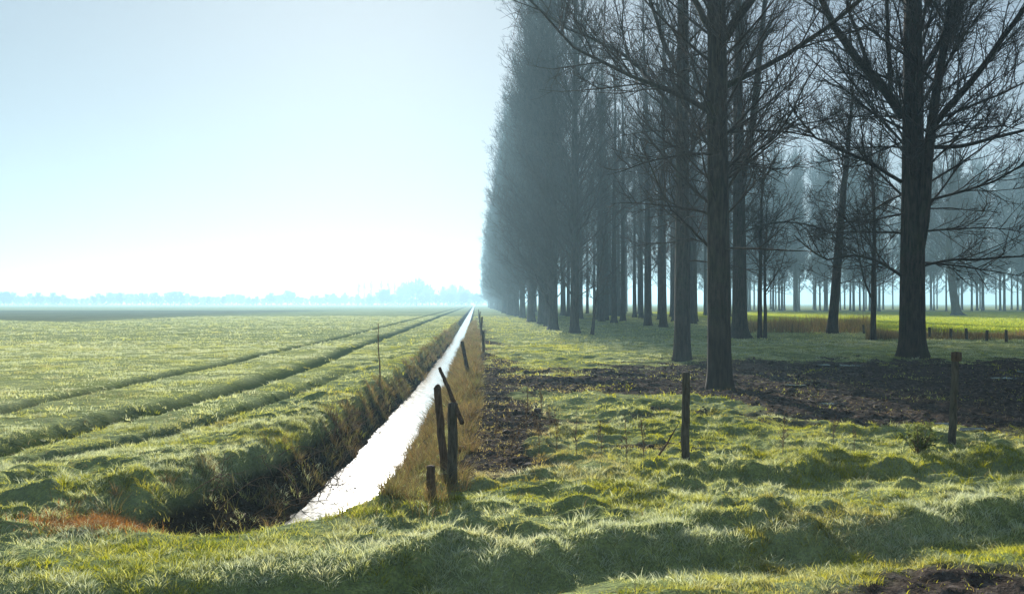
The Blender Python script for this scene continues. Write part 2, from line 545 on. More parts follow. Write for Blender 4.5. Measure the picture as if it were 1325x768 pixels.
def dry_field(x, y):
    d = sstep(0.55, 0.8, fbm(x * 0.7, y * 0.7, 91, 3)) * 0.6
    o = np.exp(-(((x + 3.35) / 0.55) ** 2 + ((y - 7.75) / 0.4) ** 2)) * 1.6       # the rusty patch at the ditch corner
    r = np.exp(-((x - 0.5) / 1.0) ** 2) * sstep(8.8, 9.6, y) * (1 - sstep(14, 18, y)) * 0.6 + 0.7 * mud_mask(x, y) * (x < 2.5)
    return np.clip(0.75 * d + r, 0, 1) * (1 - 0.95 * track_mask(x, y) * (x < -3))


def make_grass(name, n, y0, y1, per, rad, hmean, w, segs, keep_mud=0.04, **kw):
    x, y, hh = clumped(n, y0, y1, per, rad, **kw)
    m, wet, ind = grass_fields(x, y)
    u = rng.uniform(0, 1, len(x))
    strip = (x < 2.5) & (y < 60) & (y > 8)
    isl = sstep(0.55, 0.68, fbm(x * 0.9, y * 0.9, 161, 3)) * 0.45
    keep = (u > m * (1 - np.where(strip, 0.35, keep_mud) - isl)) & (rng.uniform(0, 1, len(x)) > 0.9 * track_mask(x, y) * (x < -3)) & ~wet & ~(ind & (u > 0.10)) & (plough_mask(x, y) < 0.5) & (crop_mask(x, y) < 0.5)
    x, y, hh = x[keep], y[keep], hh[keep]
    tall = sstep(0.45, 0.75, fbm(x * 1.1, y * 1.1, 101, 2))
    q = y - rut_line(x)
    edge = np.exp(-((q - 0.15) / 0.45) ** 2) * 0.5
    low = 0.0 * sstep(0.0, -0.3, q) * sstep(-1.0, 0.5, x)
    h = hmean * hh * (0.6 + 1.0 * tall + edge - low) * rng.uniform(0.6, 1.3, len(x))
    h *= 1 - 0.5 * track_mask(x, y) * (x < -3)
    ww = w * rng.uniform(0.6, 1.4, len(x))
    blades(name, M_GRASS, x, y, h, ww, 0.75, segs, frost_field(x, y) * rng.uniform(0.4, 1.3, len(x)), np.clip(dry_field(x, y) * rng.uniform(0.4, 1.5, len(x)), 0, 1))


def make_tufts(name, n, y0, y1, per, rad, hmean, w, segs, **kw):
    """bigger tussocks whose blades fan out from the middle"""
    cx, cy = scatter(n, y0, y1, **kw)
    m, wet, ind = grass_fields(cx, cy)
    q = cy - rut_line(cx); q2 = cy - rut2_line(cx)
    p = 0.10 + 0.85 * sstep(0.5, 0.72, fbm(cx * 1.2, cy * 1.2, 141, 2)) + 0.9 * np.exp(-((q - 0.05) / 0.35) ** 2) + 0.6 * np.exp(-((q2 - 0.05) / 0.3) ** 2) * (cx > 1)
    p = p * np.where((cx < -2) & (cy < 10), 1.5, np.where(cx < -3, 0.75, 1.0)) * (1 - 0.8 * track_mask(cx, cy) * (cx < -3))
    p = p + 0.7 * np.exp(-((cx - lip_l(cy) + 0.1) / 0.25) ** 2) * (cy > 8)
    u = rng.uniform(0, 1, n)
    kp = (u < p) & (m < 0.55 + 0.4 * rng.uniform(0, 1, n)) & ~wet & ~(ind & (u > 0.06))
    cx, cy = cx[kp], cy[kp]
    N = len(cx)
    sz = rng.uniform(0.55, 1.45, N)
    aa = rng.uniform(0, 2 * PI, (N, per)); rr = np.sqrt(rng.uniform(0, 1, (N, per))) * rad * sz[:, None]
    x = (cx[:, None] + rr * np.cos(aa)).ravel(); y = (cy[:, None] + rr * np.sin(aa)).ravel()
    h = (hmean * sz[:, None] * rng.uniform(0.5, 1.25, (N, per))).ravel()
    fr = np.repeat(np.clip(frost_field(cx, cy) * 1.3 + rng.normal(0.10, 0.32, N), 0, 0.95), per) * rng.uniform(0.6, 1.3, N * per)
    dr = np.repeat(np.clip(dry_field(cx, cy) + rng.normal(0, 0.12, N), 0, 1), per)
    rd = np.clip(np.repeat(rng.uniform(0.1, 0.9, N), per) + rng.normal(0, 0.15, N * per), 0, 1)
    blades(name, M_GRASS, x, y, h, w * rng.uniform(0.6, 1.4, N * per), 0.85, segs, np.clip(fr, 0, 1), dr, rnd=rd, ld=(aa + rng.normal(0, 0.5, (N, per))).ravel())


make_grass('grass', 400000, 4.2, 14, 20, 0.085, 0.035, 0.0062, 3, keep_mud=0.10, pad=1.2)
make_grass('grass', 380000, 14, 40, 8, 0.14, 0.050, 0.013, 2, keep_mud=0.06)
make_grass('grass', 240000, 38, 130, 6, 0.32, 0.085, 0.05, 1)
make_tufts('grass', 23000, 4.3, 15, 30, 0.055, 0.072, 0.0066, 3, pad=1.2)
make_tufts('grass', 16000, 15, 45, 16, 0.11, 0.095, 0.016, 2)

n = 150000
x = rng.uniform(18, 130, n); y = rng.uniform(54, 185, n) ** 1.0
kp = (crop_mask(x, y) > 0.4) & (np.abs(x - 0.04 * y) < 0.72 * y)
x, y = x[kp], y[kp]
M_CROP = blade_material('young crop', (0.22, 0.31, 0.035), (0.40, 0.44, 0.07), (0.4, 0.35, 0.08), (0.4, 0.35, 0.08), (0.6, 0.6, 0.5), 0.72)
blades('young_crop', M_CROP, x, y, 0.16 * rng.uniform(0.6, 1.3, len(x)), np.full(len(x), 0.07), 0.6, 1, x * 0, x * 0)

# dead brown grass and reeds on the ditch banks
n = 60000
y = (rng.uniform(0, 1, n) * (90 ** 0.9 - 7.6 ** 0.9) + 7.6 ** 0.9) ** (1 / 0.9)
side = rng.uniform(0, 1, n) < 0.55
xr = wat_r(y) - 0.02 + (lip_r(y) + 0.12 - wat_r(y)) * rng.uniform(0, 1, n)
xl = lip_l(y) - 0.05 + (wat_l(y) + 0.02 - lip_l(y)) * rng.uniform(0, 1, n) ** 0.8
x = np.where(side, xr, xl)
z = height(x, y)
cl = fbm(x * 2.5, y * 2.0, 121, 2)
keep = (z > WATER_Z - 0.02) & (rng.uniform(0, 1, n) < np.where(side, 0.04, 0.05) + np.where(side, 0.62, 0.38) * sstep(0.35, 0.65, cl))
x, y, side = x[keep], y[keep], side[keep]
h = np.where(side, 0.20, 0.15) * rng.uniform(0.3, 1.7, len(x)) * (0.7 + 0.6 * sstep(0.4, 0.7, fbm(x * 1.5, y, 123, 2)))
blades('dry_grass', M_DRY, x, y, h, 0.007 * np.clip(y / 12, 1, 5), 0.7, 2, rng.uniform(0, 0.25, len(x)), np.clip(np.where(side, 0.62, 0.25) + 1.5 * (fbm(x * 1.6, y * 0.9, 127, 3) - 0.5) + rng.normal(0, 0.22, len(x)), 0, 1))

# flattened dead straw and stems lying in the turf
x, y = scatter(9000, 4.3, 20, pad=1.2)
m, wet, ind = grass_fields(x, y)
kp = ~wet & ~ind & (fbm(x * 0.8, y * 0.8, 171, 2) > 0.42)
x, y = x[kp], y[kp]
blades('dry_grass', M_DRY, x, y, rng.uniform(0.05, 0.16, len(x)), np.full(len(x), 0.0055), 1.6, 3, rng.uniform(0, 0.4, len(x)), np.full(len(x), 0.9), rnd=rng.uniform(0.5, 1.0, len(x)))

# the rusty patch at the near left corner of the ditch
n = 3000
x = rng.normal(-3.2, 0.27, n); y = rng.normal(7.8, 0.2, n)
M_RUST = blade_material('rusty dead grass', (0.22, 0.085, 0.02), (0.42, 0.20, 0.05), (0.22, 0.085, 0.02), (0.42, 0.20, 0.05), (0.6, 0.6, 0.56), 0.45)
blades('dry_grass', M_RUST, x, y, 0.11 * rng.uniform(0.4, 1.5, n), np.full(n, 0.007), 0.9, 3, rng.uniform(0, 0.12, n), np.full(n, 1.0))

N = 1500
cy = (rng.uniform(0, 1, N) * (60 ** 0.9 - 8.3 ** 0.9) + 8.3 ** 0.9) ** (1 / 0.9)
sd_r = rng.uniform(0, 1, N) < 0.86
cx = np.where(sd_r, wat_r(cy) - 0.05 + (lip_r(cy) + 0.25 - wat_r(cy)) * rng.uniform(0, 1, N), lip_l(cy) + (wat_l(cy) - lip_l(cy)) * rng.uniform(0, 1.02, N))
kp = height(cx, cy) > WATER_Z - 0.05
cx, cy = cx[kp], cy[kp]; N = len(cx); per = 34
sz = rng.uniform(0.5, 1.5, N)
aa = rng.uniform(0, 2 * PI, (N, per)); rr = np.sqrt(rng.uniform(0, 1, (N, per))) * 0.07 * sz[:, None]
x = (cx[:, None] + rr * np.cos(aa)).ravel(); y = (cy[:, None] + rr * np.sin(aa)).ravel()
h = (0.24 * sz[:, None] * rng.uniform(0.4, 1.25, (N, per))).ravel()
blades('dry_grass', M_DRY, x, y, h, 0.007 * np.clip(y / 12, 1, 4), 0.9, 3, rng.uniform(0, 0.2, N * per), np.clip(np.repeat(rng.normal(0.75, 0.3, N), per) + rng.normal(0, 0.15, N * per), 0, 1), rnd=np.clip(np.repeat(rng.uniform(0, 1, N), per) + rng.normal(0, 0.2, N * per), 0, 1), ld=(aa + rng.normal(0, 0.5, (N, per))).ravel())

# loose clods of earth
import bmesh
bm = bmesh.new(); bmesh.ops.create_icosphere(bm, subdivisions=2, radius=1.0)
sv = np.array([v.co[:] for v in bm.verts]); sf = np.array([[v.index for v in f.verts] for f in bm.faces]); bm.free()
S = Soup()
cxs, cys = scatter(26000, 9.3, 32, half=0.6)
mm = mud_mask(cxs, cys)
kp = (rng.uniform(0, 1, len(cxs)) < mm) & (mm > 0.3)
cxs, cys = cxs[kp][:5200], cys[kp][:5200]
czs = height(cxs, cys)
for a, b, c in zip(cxs, cys, czs):
    s = rng.uniform(0.008, 0.026) * (2.4 if rng.uniform() < 0.10 else 1)
    dv = sv * (1 + 0.5 * (vnoise(sv[:, 0] * 1.7 + a * 9, sv[:, 1] * 1.7 + sv[:, 2] * 2.3 + b * 7, 5) - 0.5))[:, None]
    th = rng.uniform(0, 6.28)
    R = np.array([[math.cos(th), -math.sin(th), 0], [math.sin(th), math.cos(th), 0], [0, 0, 1]])
    S.add((dv * [1.4, 1, 0.8]) @ R.T * s + [a, b, c + 0.2 * s], T=sf)


def mud_material():
    m, nt, out = new_mat('clod earth')
    tc = nd(nt, 'ShaderNodeTexCoord')
    c = ramp(nt, noise(nt, tc.outputs['Object'], 5, 4), [(0.3, (0.030, 0.022, 0.017)), (0.55, (0.085, 0.065, 0.052)), (0.75, (0.20, 0.165, 0.14))])
    b = nd(nt, 'ShaderNodeBump', inp={'Strength': 0.7, 'Distance': 0.02})
    nt.links.new(noise(nt, tc.outputs['Object'], 40, 4), b.inputs['Height'])
    p = nd(nt, 'ShaderNodeBsdfPrincipled', inp={'Roughness': 0.8})
    p.inputs['Specular IOR Level'].default_value = 0.03
    nt.links.new(c, p.inputs['Base Color']); nt.links.new(b.outputs[0], p.inputs['Normal'])
    nt.links.new(p.outputs[0], out.inputs['Surface'])
    return m


M_CLOD = mud_material()
tag(S.build('mud_clods', M_CLOD), kind='stuff')

# ------------------------------------------------------------------ trees
UP = np.array([0, 0, 1.0])


def norm(v): return v / (np.linalg.norm(v, axis=-1, keepdims=True) + 1e-9)


def sample(P, R, idx, t):
    n = P.shape[1]
    s = t * (n - 1)
    i0 = np.minimum(s.astype(int), n - 2)
    f = (s - i0)[:, None]
    pos = P[idx, i0] * (1 - f) + P[idx, i0 + 1] * f
    tan = norm(P[idx, i0 + 1] - P[idx, i0])
    r = R[idx, i0] * (1 - f[:, 0]) + R[idx, i0 + 1] * f[:, 0]
    return pos, tan, r


def grow_paths(pos, d, L, n, wig, curl, g):
    N = len(pos)
    P = np.zeros((N, n, 3)); P[:, 0] = pos
    st = (L / (n - 1))[:, None]
    for k in range(1, n):
        d = norm(d + g.normal(0, wig, (N, 3)) + UP * curl)
        P[:, k] = P[:, k - 1] + d * st
    return P


def spawn(P, R, dens, t0, t1, lfun, ang, upb, n, rfac, rmin, wig, curl, g, flat=0.0):
    """children along every branch of P"""
    if len(P) == 0: return np.zeros((0, n, 3)), np.zeros((0, n))
    ln = np.linalg.norm(np.diff(P, axis=1), axis=2).sum(1)
    cnt = np.maximum(1, g.poisson(ln * dens * (t1 - t0)))
    idx = np.repeat(np.arange(len(P)), cnt)
    t = g.uniform(t0, t1, len(idx))
    pos, tan, r = sample(P, R, idx, t)
    rv = g.normal(0, 1, (len(idx), 3)); rv[:, 2] *= (1 - flat)
    perp = norm(rv - tan * (rv * tan).sum(1, keepdims=True))
    a = np.radians(g.normal(ang, 11, len(idx)))[:, None]
    d = norm(np.cos(a) * tan + np.sin(a) * perp + UP * upb)
    L = lfun(ln[idx], t) * g.uniform(0.6, 1.3, len(idx))
    Pn = grow_paths(pos, d, L, n, wig, curl, g)
    rb = np.maximum(np.minimum(r * rfac, 0.0065 * L + 0.002), rmin)
    tt = np.linspace(0, 1, n)
    Rn = rb[:, None] * (1 - tt) ** 0.8 + rmin * 0.8
    return Pn, Rn


def trunk_path(H, r0, g, lean=(0, 0), wander=0.012, n=40, flare=0.45, bow=0.0):
    z = np.concatenate([[-0.25, 0.0, 0.12, 0.3, 0.6], np.linspace(1.0, H, n)])
    P = np.zeros((1, len(z), 3))
    w = np.cumsum(g.normal(0, wander, (len(z), 2)), 0) * (z / H)[:, None] * 2
    P[0, :, 0] = w[:, 0] + lean[0] * z + bow * np.sin(np.clip(z / H, 0, 1) * PI)
    P[0, :, 1] = w[:, 1] + lean[1] * z
    P[0, :, 2] = z
    R = (r0 * (1 - np.clip(z, 0, H) / H) ** 0.75 + 0.012)[None, :]
    R = R * (1 + flare * np.exp(-np.clip(z, 0, None) / 0.35))[None, :]
    return P, R


def trunk_mesh(P, R, g, sides=16):
    """one trunk with buttress ridges"""
    s = Soup(); tubes(s, P, R, sides)
    V = s.v[0]
    n = P.shape[1]
    ang = np.tile(np.arange(sides), n) * 2 * PI / sides
    ph = g.uniform(0, 6.28, 3)
    z = V[:, 2]
    k = 0.05 * np.sin(5 * ang + ph[0] + z * 0.3) + 0.04 * np.sin(8 * ang + ph[1] - z * 0.2)
    k += 0.16 * np.sin(5 * ang + ph[0]) * np.exp(-np.clip(z, 0, None) / 0.3)
    C = np.repeat(P[0], sides, 0)
    s.v[0] = C + (V - C) * (1 + k)[:, None]
    return s


def crown_from(prims, R1, g, d2=3.2, d3=3.6, d4=4.0, tw=0.0035, l2=0.36, l3=0.34, l4=0.42, up2=0.25, curl2=0.06, droop=0.0, prim_mesh=True, extra=None):
    s = Soup()
    if prim_mesh: tubes(s, prims, R1, 7)
    P2, R2 = spawn(prims, R1, d2, 0.14, 1.0, lambda l, t: l2 * l * (1.15 - 0.75 * t) + 0.25, 42, up2, 6, 0.55, tw * 1.8, 0.10, curl2, g)
    if extra is not None:
        P2 = np.concatenate([P2, extra[0]]); R2 = np.concatenate([R2, extra[1]])
    tubes(s, P2, R2, 5)
    P3, R3 = spawn(P2, R2, d3, 0.15, 1.0, lambda l, t: l3 * l * (1.1 - 0.5 * t) + 0.18, 42, 0.12 - droop, 4, 0.6, tw * 1.25, 0.13, 0.04 - droop * 0.5, g)
    tubes(s, P3, R3, 3)
    if d4 > 0:
        P4, R4 = spawn(P3, R3, d4, 0.15, 1.0, lambda l, t: l4 * l * (1.0 - 0.4 * t) + 0.12, 40, 0.1 - droop, 3, 0.7, tw, 0.15, 0.03, g)
        tubes(s, P4, R4, 3)
    return s


def primaries(tp, tr, H, z0, z1, n, lfun, a_low, a_high, g, npts=8, rf=0.34, curl=0.07, wig=0.07):
    """main branches round a trunk, ascending more steeply towards the top"""
    u = np.sort(g.uniform(0, 1, n)) ** 0.9
    z = z0 + (z1 - z0) * u
    zz = tp[0, :, 2]
    pos = np.stack([np.interp(z, zz, tp[0, :, k]) for k in range(3)], -1)
    rt = np.interp(z, zz, tr[0])
    az = np.arange(n) * 2.39996 + g.normal(0, 0.5, n)
    a = np.radians(np.interp(u, [0, 1], [a_low, a_high]) + g.normal(0, 8, n))
    d = np.stack([np.cos(az) * np.sin(a), np.sin(az) * np.sin(a), np.cos(a)], -1)
    L = lfun(u) * g.uniform(0.7, 1.2, n)
    P = grow_paths(pos, d, L, npts, wig, curl, g)
    rb = np.minimum(rt * rf, 0.0075 * L + 0.007)
    t = np.linspace(0, 1, npts)
    return P, rb[:, None] * (1 - t) ** 0.85 + 0.005


def row_tree(seed, H, r0, z0, spread, nprim, a_low=54, a_high=24, low_len=0.9, top=0.45, d2=2.6, d3=3.0, d4=2.6, tw=0.0045, name='poplar_tree', parent_loc=(0, 0, 0)):
    g = np.random.default_rng(seed)
    root = empty(name, parent_loc)
    tp, tr = trunk_path(H, r0, g)
    trunk_mesh(tp, tr, g, 12).build('trunk', M_BARK, root)
    lf = lambda u: spread * np.interp(u, [0, 0.12, 0.45, 0.8, 1], [low_len, 1.05, 1.1, 0.9, top])
    P1, R1 = primaries(tp, tr, H, z0, H * 0.97, nprim, lf, a_low, a_high, g)
    crown_from(P1, R1, g, d2, d3, d4, tw).build('crown', M_TWIG, root)
    return root


def place(root, x, y, rz=0.0, sc=1.0, label=None, cat='tree', group=None):
    root.location = (x, y, hz(x, y) - 0.03); root.rotation_euler = (0, 0, rz); root.scale = (sc, sc, sc)
    tag(root, label, cat, group)
    return root


# ---- hero trees --------------------------------------------------------------
def path_from_px(pts, base, n=10):
    """a limb given by its outline in the picture, with a depth offset at every knot; resampled, in the tree's own frame"""
    W = np.array([at_y(px, py, base[1] + dy) for px, py, dy in pts]) - np.array(base)
    seg = np.concatenate([[0], np.cumsum(np.linalg.norm(np.diff(W, axis=0), axis=1))])
    s = np.linspace(0, seg[-1], n)
    P = np.stack([np.interp(s, seg, W[:, k]) for k in range(3)], -1)
    # soften the corners
    for _ in range(2):
        P[1:-1] = 0.25 * P[:-2] + 0.5 * P[1:-1] + 0.25 * P[2:]
    return P


def hero(name, seed, px, py, H, r0, z0, spread, nprim, limbs, label, group=None, lean=(0, 0), stem=None, a_low=54, a_high=24, tw=0.0028, bow=0.0, droop_n=0, flare=0.45, d2=3.8, d3=4.6, d4=4.8, moredroop=0.03):
    g = np.random.default_rng(seed)
    b = at(px, py); b[2] = hz(b[0], b[1]) - 0.03
    root = empty(name, b)
    tp, tr = trunk_path(H, r0, g, lean=lean, bow=bow, flare=flare)
    trunk_mesh(tp, tr, g, 20).build('trunk', M_BARK, root)
    allP, allR = [], []
    if stem:
        pts, ra, rb = stem
        P = path_from_px(pts, b, 16)
        # carry the stem on upwards
        d = norm(P[-1] - P[-2] + UP * 0.1)
        ext = grow_paths(P[-1][None], d[None], np.array([H * 0.5]), 8, 0.03, 0.05, g)[0]
        P = np.concatenate([P, ext[1:]])
        R = np.linspace(1, 0, len(P)) ** 0.8 * (ra - rb) + rb
        s = Soup(); tubes(s, P[None], R[None], 12); s.build('stem', M_BARK, root)
        Q, RQ = primaries(P[None], R[None], H, P[3, 2], P[-1, 2] * 0.97, nprim // 2, lambda u: spread * 0.8 * (1 - 0.5 * u), 55, 30, g)
        allP.append(Q); allR.append(RQ)
    for pts, ra, rb in limbs:
        P = path_from_px(pts, b, 8)
        d = norm(P[-1] - P[-2] + UP * 0.15)
        ext = grow_paths(P[-1][None], d[None], np.array([1.8]), 4, 0.06, 0.08, g)[0]
        P = np.concatenate([P, ext[1:]])
        # wobble
        P[1:] += np.cumsum(g.normal(0, 0.022, (len(P) - 1, 3)), 0)
        R = np.linspace(1, 0, len(P)) ** 0.8 * (ra - rb) + rb
        s = Soup(); tubes(s, P[None], R[None], 9); s.build('limb', M_BARK, root)
        # same number of knots as the other main branches
        t = np.linspace(0, len(P) - 1, 8)
        P8 = np.stack([np.interp(t, np.arange(len(P)), P[:, k]) for k in range(3)], -1)[None]
        R8 = np.interp(t, np.arange(len(P)), R)[None]
        allP.append(P8); allR.append(R8)
    nl = sum(len(p) for p in allP)
    lf = lambda u: spread * np.interp(u, [0, 0.15, 0.5, 1], [0.8, 1.0, 1.0, 0.4])
    P1, R1 = primaries(tp, tr, H, z0, H * 0.97, nprim, lf, a_low, a_high, g)
    if droop_n:
        Pd, Rd = primaries(tp, tr, H, z0 * 0.75, z0 + 4.5, droop_n, lambda u: spread * 0.75 + 0 * u, 88, 78, g, curl=-0.035, rf=0.16)
        P1 = np.concatenate([P1, Pd]); R1 = np.concatenate([R1, Rd])
    Rm = R1
    s = Soup()
    if allP:
        ex = np.concatenate(allP); exr = np.concatenate(allR)
        nst = len(allP[0]) if stem else 0
        if stem: tubes(s, allP[0], allR[0], 6)
        P1a = np.concatenate([P1, ex]); R1a = np.concatenate([R1, exr])
    else:
        P1a, R1a = P1, R1
    tubes(s, P1, R1, 7)
    c = crown_from(P1a, R1a, g, d2, d3, d4, tw, droop=moredroop, prim_mesh=False)
    off = s.n
    for v in c.v: s.v.append(v)
    for q in c.q: s.q.append(q + off)
    s.n += c.n
    s.build('crown', M_TWIG, root)
    tag(root, label, 'tree', group)
    return root


# nearest tree of the row, standing in the mud
hero('poplar_tree', 101, 930, 503, 27, 0.245, 3.4, 3.2, 96,
     [([(938, 50, 0), (952, 28, -0.2), (978, -5, -0.5), (1010, -60, -1)], 0.11, 0.04),
      ([(922, 40, 0), (905, 10, 0.3), (890, -30, 0.6)], 0.085, 0.035),
      ([(940, 112, 0), (985, 88, -0.4), (1062, 48, -1.0), (1120, 5, -1.6)], 0.065, 0.02),
      ([(925, 150, 0), (880, 120, 0.3), (800, 88, 0.6), (745, 60, 0.9)], 0.055, 0.018),
      ([(938, 250, 0), (960, 215, -0.3), (1010, 180, -0.9)], 0.035, 0.012),
      ([(924, 330, 0), (902, 296, 0.2), (870, 270, 0.5)], 0.035, 0.012)],
     'tall dark bare tree standing in the mud behind the middle fence post', droop_n=12, flare=0.28)
hero('poplar_tree', 102, 883, 467, 27, 0.25, 3.5, 3.3, 92,
     [([(880, 95, 0), (860, 60, 0.3), (838, -10, 0.8)], 0.09, 0.035),
      ([(878, 150, 0), (840, 95, 0.3), (800, 62, 0.8), (740, 40, 1.3)], 0.07, 0.02),
      ([(888, 210, 0), (905, 165, -0.4), (918, 90, -0.9)], 0.05, 0.016)],
     'straight bare tree at the back edge of the mud, just left of the nearest trunk', droop_n=10, flare=0.2)
hero('twin_stemmed_tree', 103, 957, 437, 26, 0.40, 4.5, 4.2, 76,
     [([(962, 300, 0), (1000, 285, -0.5), (1060, 292, -1.2), (1090, 308, -1.5)], 0.05, 0.015),
      ([(970, 190, 0), (1010, 165, -0.6), (1062, 156, -1.6)], 0.06, 0.02)],
     'bare tree with two forked stems half hidden behind the nearest trunk', stem=([(958, 250, -0.3), (964, 205, -0.3), (974, 165, -0.3), (982, 80, -0.2), (990, 0, 0)], 0.24, 0.05), droop_n=16, flare=0.7)
# the broad tree at the right
hero('broad_bare_tree', 104, 1180, 465, 27, 0.41, 4.0, 5.0, 92,
     [([(1168, 150, 0), (1150, 120, -0.3), (1128, 100, -0.7), (1100, 78, -1.3), (1082, 45, -1.7), (1062, 8, -2.2)], 0.17, 0.05),
      ([(1152, 122, -0.3), (1151, 70, -0.4), (1150, -10, -0.6)], 0.085, 0.03),
      ([(1128, 102, -0.7), (1115, 60, -0.7), (1100, 10, -0.6)], 0.07, 0.025),
      ([(1190, 100, 0), (1215, 60, -0.5), (1238, 0, -0.9), (1245, -30, -1)], 0.085, 0.03),
      ([(1206, 165, -0.2), (1235, 128, -0.8), (1275, 82, -1.5), (1300, 35, -2.0), (1330, -2, -2.5)], 0.12, 0.04),
      ([(1204, 190, -0.2), (1245, 188, -1.0), (1290, 172, -1.6), (1345, 160, -2.4)], 0.075, 0.02),
      ([(1206, 155, 0), (1255, 142, 0.6), (1330, 108, 1.6)], 0.055, 0.016),
      ([(1166, 235, 0), (1130, 212, -0.6), (1090, 200, -1.4), (1052, 180, -2.2)], 0.065, 0.018),
      ([(1192, 262, 0), (1235, 250, -0.6), (1290, 236, -1.6), (1320, 215, -2.2)], 0.05, 0.015),
      ([(1168, 358, 0), (1140, 338, -0.5), (1110, 328, -1.2), (1075, 335, -1.8)], 0.055, 0.014),
      ([(1192, 345, 0), (1215, 332, -0.5), (1262, 336, -1.1), (1325, 330, -2.0)], 0.045, 0.014)],
     'very thick dark bare tree at the right with long spreading limbs',
     stem=([(1184, 340, -0.25), (1195, 300, -0.4), (1198, 240, -0.45), (1203, 175, -0.45), (1213, 110, -0.4), (1226, 30, -0.3), (1232, 0, -0.2)], 0.2, 0.05), droop_n=16, tw=0.0036, flare=0.3)
# smaller trees between the broad tree and the row
hero('leaning_tree', 105, 1076, 431, 17, 0.30, 3.6, 3.0, 40, [], 'slender bare tree leaning to the right beside the brown reeds', lean=(0.085, 0), droop_n=14, tw=0.005, flare=0.3)
hero('thin_tree', 106, 1130, 440, 11, 0.13, 2.4, 2.4, 26, [([(1130, 388, 0), (1122, 374, 0), (1112, 340, 0)], 0.06, 0.02)], 'thin dark young tree forking low, left of the thick right tree', droop_n=6, tw=0.004, flare=0.2)
hero('sapling', 107, 983, 437, 12, 0.11, 2.6, 2.2, 26, [], 'left one of two thin saplings standing close together', tw=0.004, flare=0.2, droop_n=6, lean=(0.012, 0))
hero('sapling', 108, 990, 437, 8, 0.085, 2.2, 2.0, 20, [([(991, 377, 0), (1000, 360, 0), (1008, 345, 0)], 0.045, 0.015)], 'right one of two thin saplings, shorter and forked', tw=0.004, flare=0.2, droop_n=6)
hero('old_tree', 109, 1238, 408, 24, 0.62, 6.5, 7.5, 46, [], 'old wide-footed tree standing alone in the sunlit green field', tw=0.010, flare=0.9, lean=(-0.03, 0), bow=-0.9, d3=3.0, d4=2.2)
hero('sapling', 110, 766, 433, 6, 0.09, 1.6, 1.4, 16, [], 'small leaning sapling at the foot of the hazy tree row', lean=(0.10, 0), tw=0.005, flare=0.2)

# ---- the long row and the wood behind it -------------------------------------
row_protos = [row_tree(201 + i, H, r, z0, sp, npr, tw=0.0046, d2=2.9, d3=3.2, d4=2.8, top=0.55, low_len=1.05) for i, (H, r, z0, sp, npr) in enumerate([(33, 0.33, 1.3, 5.4, 126), (31, 0.31, 1.1, 5.2, 118), (34, 0.35, 1.6, 5.5, 130)])]
wood_protos = [row_tree(211 + i, H, r, z0, sp, npr, a_low=60, tw=0.005) for i, (H, r, z0, sp, npr) in enumerate([(29, 0.29, 3.5, 3.8, 60), (27, 0.27, 4.0, 3.6, 56)])]
far_protos = [row_tree(221 + i, H, r, z0, sp, npr, tw=0.012, d3=2.8, d4=2.4, top=0.85, name='plantation_tree') for i, (H, r, z0, sp, npr) in enumerate([(36, 0.26, 3.8, 4.8, 104), (34, 0.22, 4.4, 4.4, 98)])]
used = set()


def put(protos, x, y, sc, label, group, cat='tree'):
    p = protos[rng.integers(len(protos))]
    if p.name in used: p = copy_tree(p)
    else: used.add(p.name)
    return place(p, x, y, rng.uniform(0, 2 * PI), sc, label, cat, group)


G_ROW = 'poplars in the front row along the ditch'
first = {0: 'bare tree leading the hazy front row, its thick trunk nearest to the small leaning sapling',
         1: 'second trunk of the hazy front row, just behind its leading tree'}
y = 55.5; i = 0
while y < 420:
    x = 6.1 + rng.normal(0, 0.25)
    put(row_protos, x, y, rng.uniform(0.88, 1.08), first.get(i, 'blue-hazed bare tree in the dense row receding along the ditch to the vanishing point'), G_ROW)
    y += 8.3 * rng.uniform(0.9, 1.1) * (1 + 0.4 * (y > 200)); i += 1

G_WOOD = 'trees of the wood behind the front row'
L_WOOD = 'bare tree inside the shaded wood to the right of the hazy front row'
spots = [(838, 421), (858, 423), (806, 415), (784, 414), (899, 416)]
labs = ['left one of a pair of dark trunks in the shaded wood behind the row', 'right one of a pair of dark trunks in the shaded wood behind the row',
        'slim trunk standing against a bright gap in the wood, left of the dark pair', 'thick trunk in the wood right behind the hazy row, left of the bright gap',
        'trunk in the wood showing in the gap between the two nearest trunks']
for (px, py), lb in zip(spots, labs):
    p = at(px, py); put(wood_protos, p[0], p[1], 1.0, lb, G_WOOD)
for x0, ya, yb, st in [(13.5, 84, 210, 8), (20.5, 82, 200, 9), (27.5, 100, 200, 10), (35, 122, 210, 11)]:
    y = ya
    while y < yb:
        put(wood_protos, x0 + rng.normal(0, 0.4), y, rng.uniform(0.92, 1.08), L_WOOD, G_WOOD)
        y += st * rng.uniform(0.9, 1.15)

# ---- the plantation across the green field, far right ------------------------
G_FAR = 'distant plantation trees across the sunlit field'
L_FAR = 'slim bare trunk in the distant blue plantation beyond the sunlit field'
for row, yy in enumerate([204, 212, 224, 236, 250, 268]):
    x = 52 + row * 3
    while x < 205 + row * 8:
        put(far_protos, x + rng.normal(0, 1.1), yy + rng.normal(0, 1.6) + (x - 60) * 0.05, rng.uniform(0.86, 1.15), L_FAR, G_FAR)
        x += (6.2 if row < 3 else 8.0) * rng.uniform(0.85, 1.15)

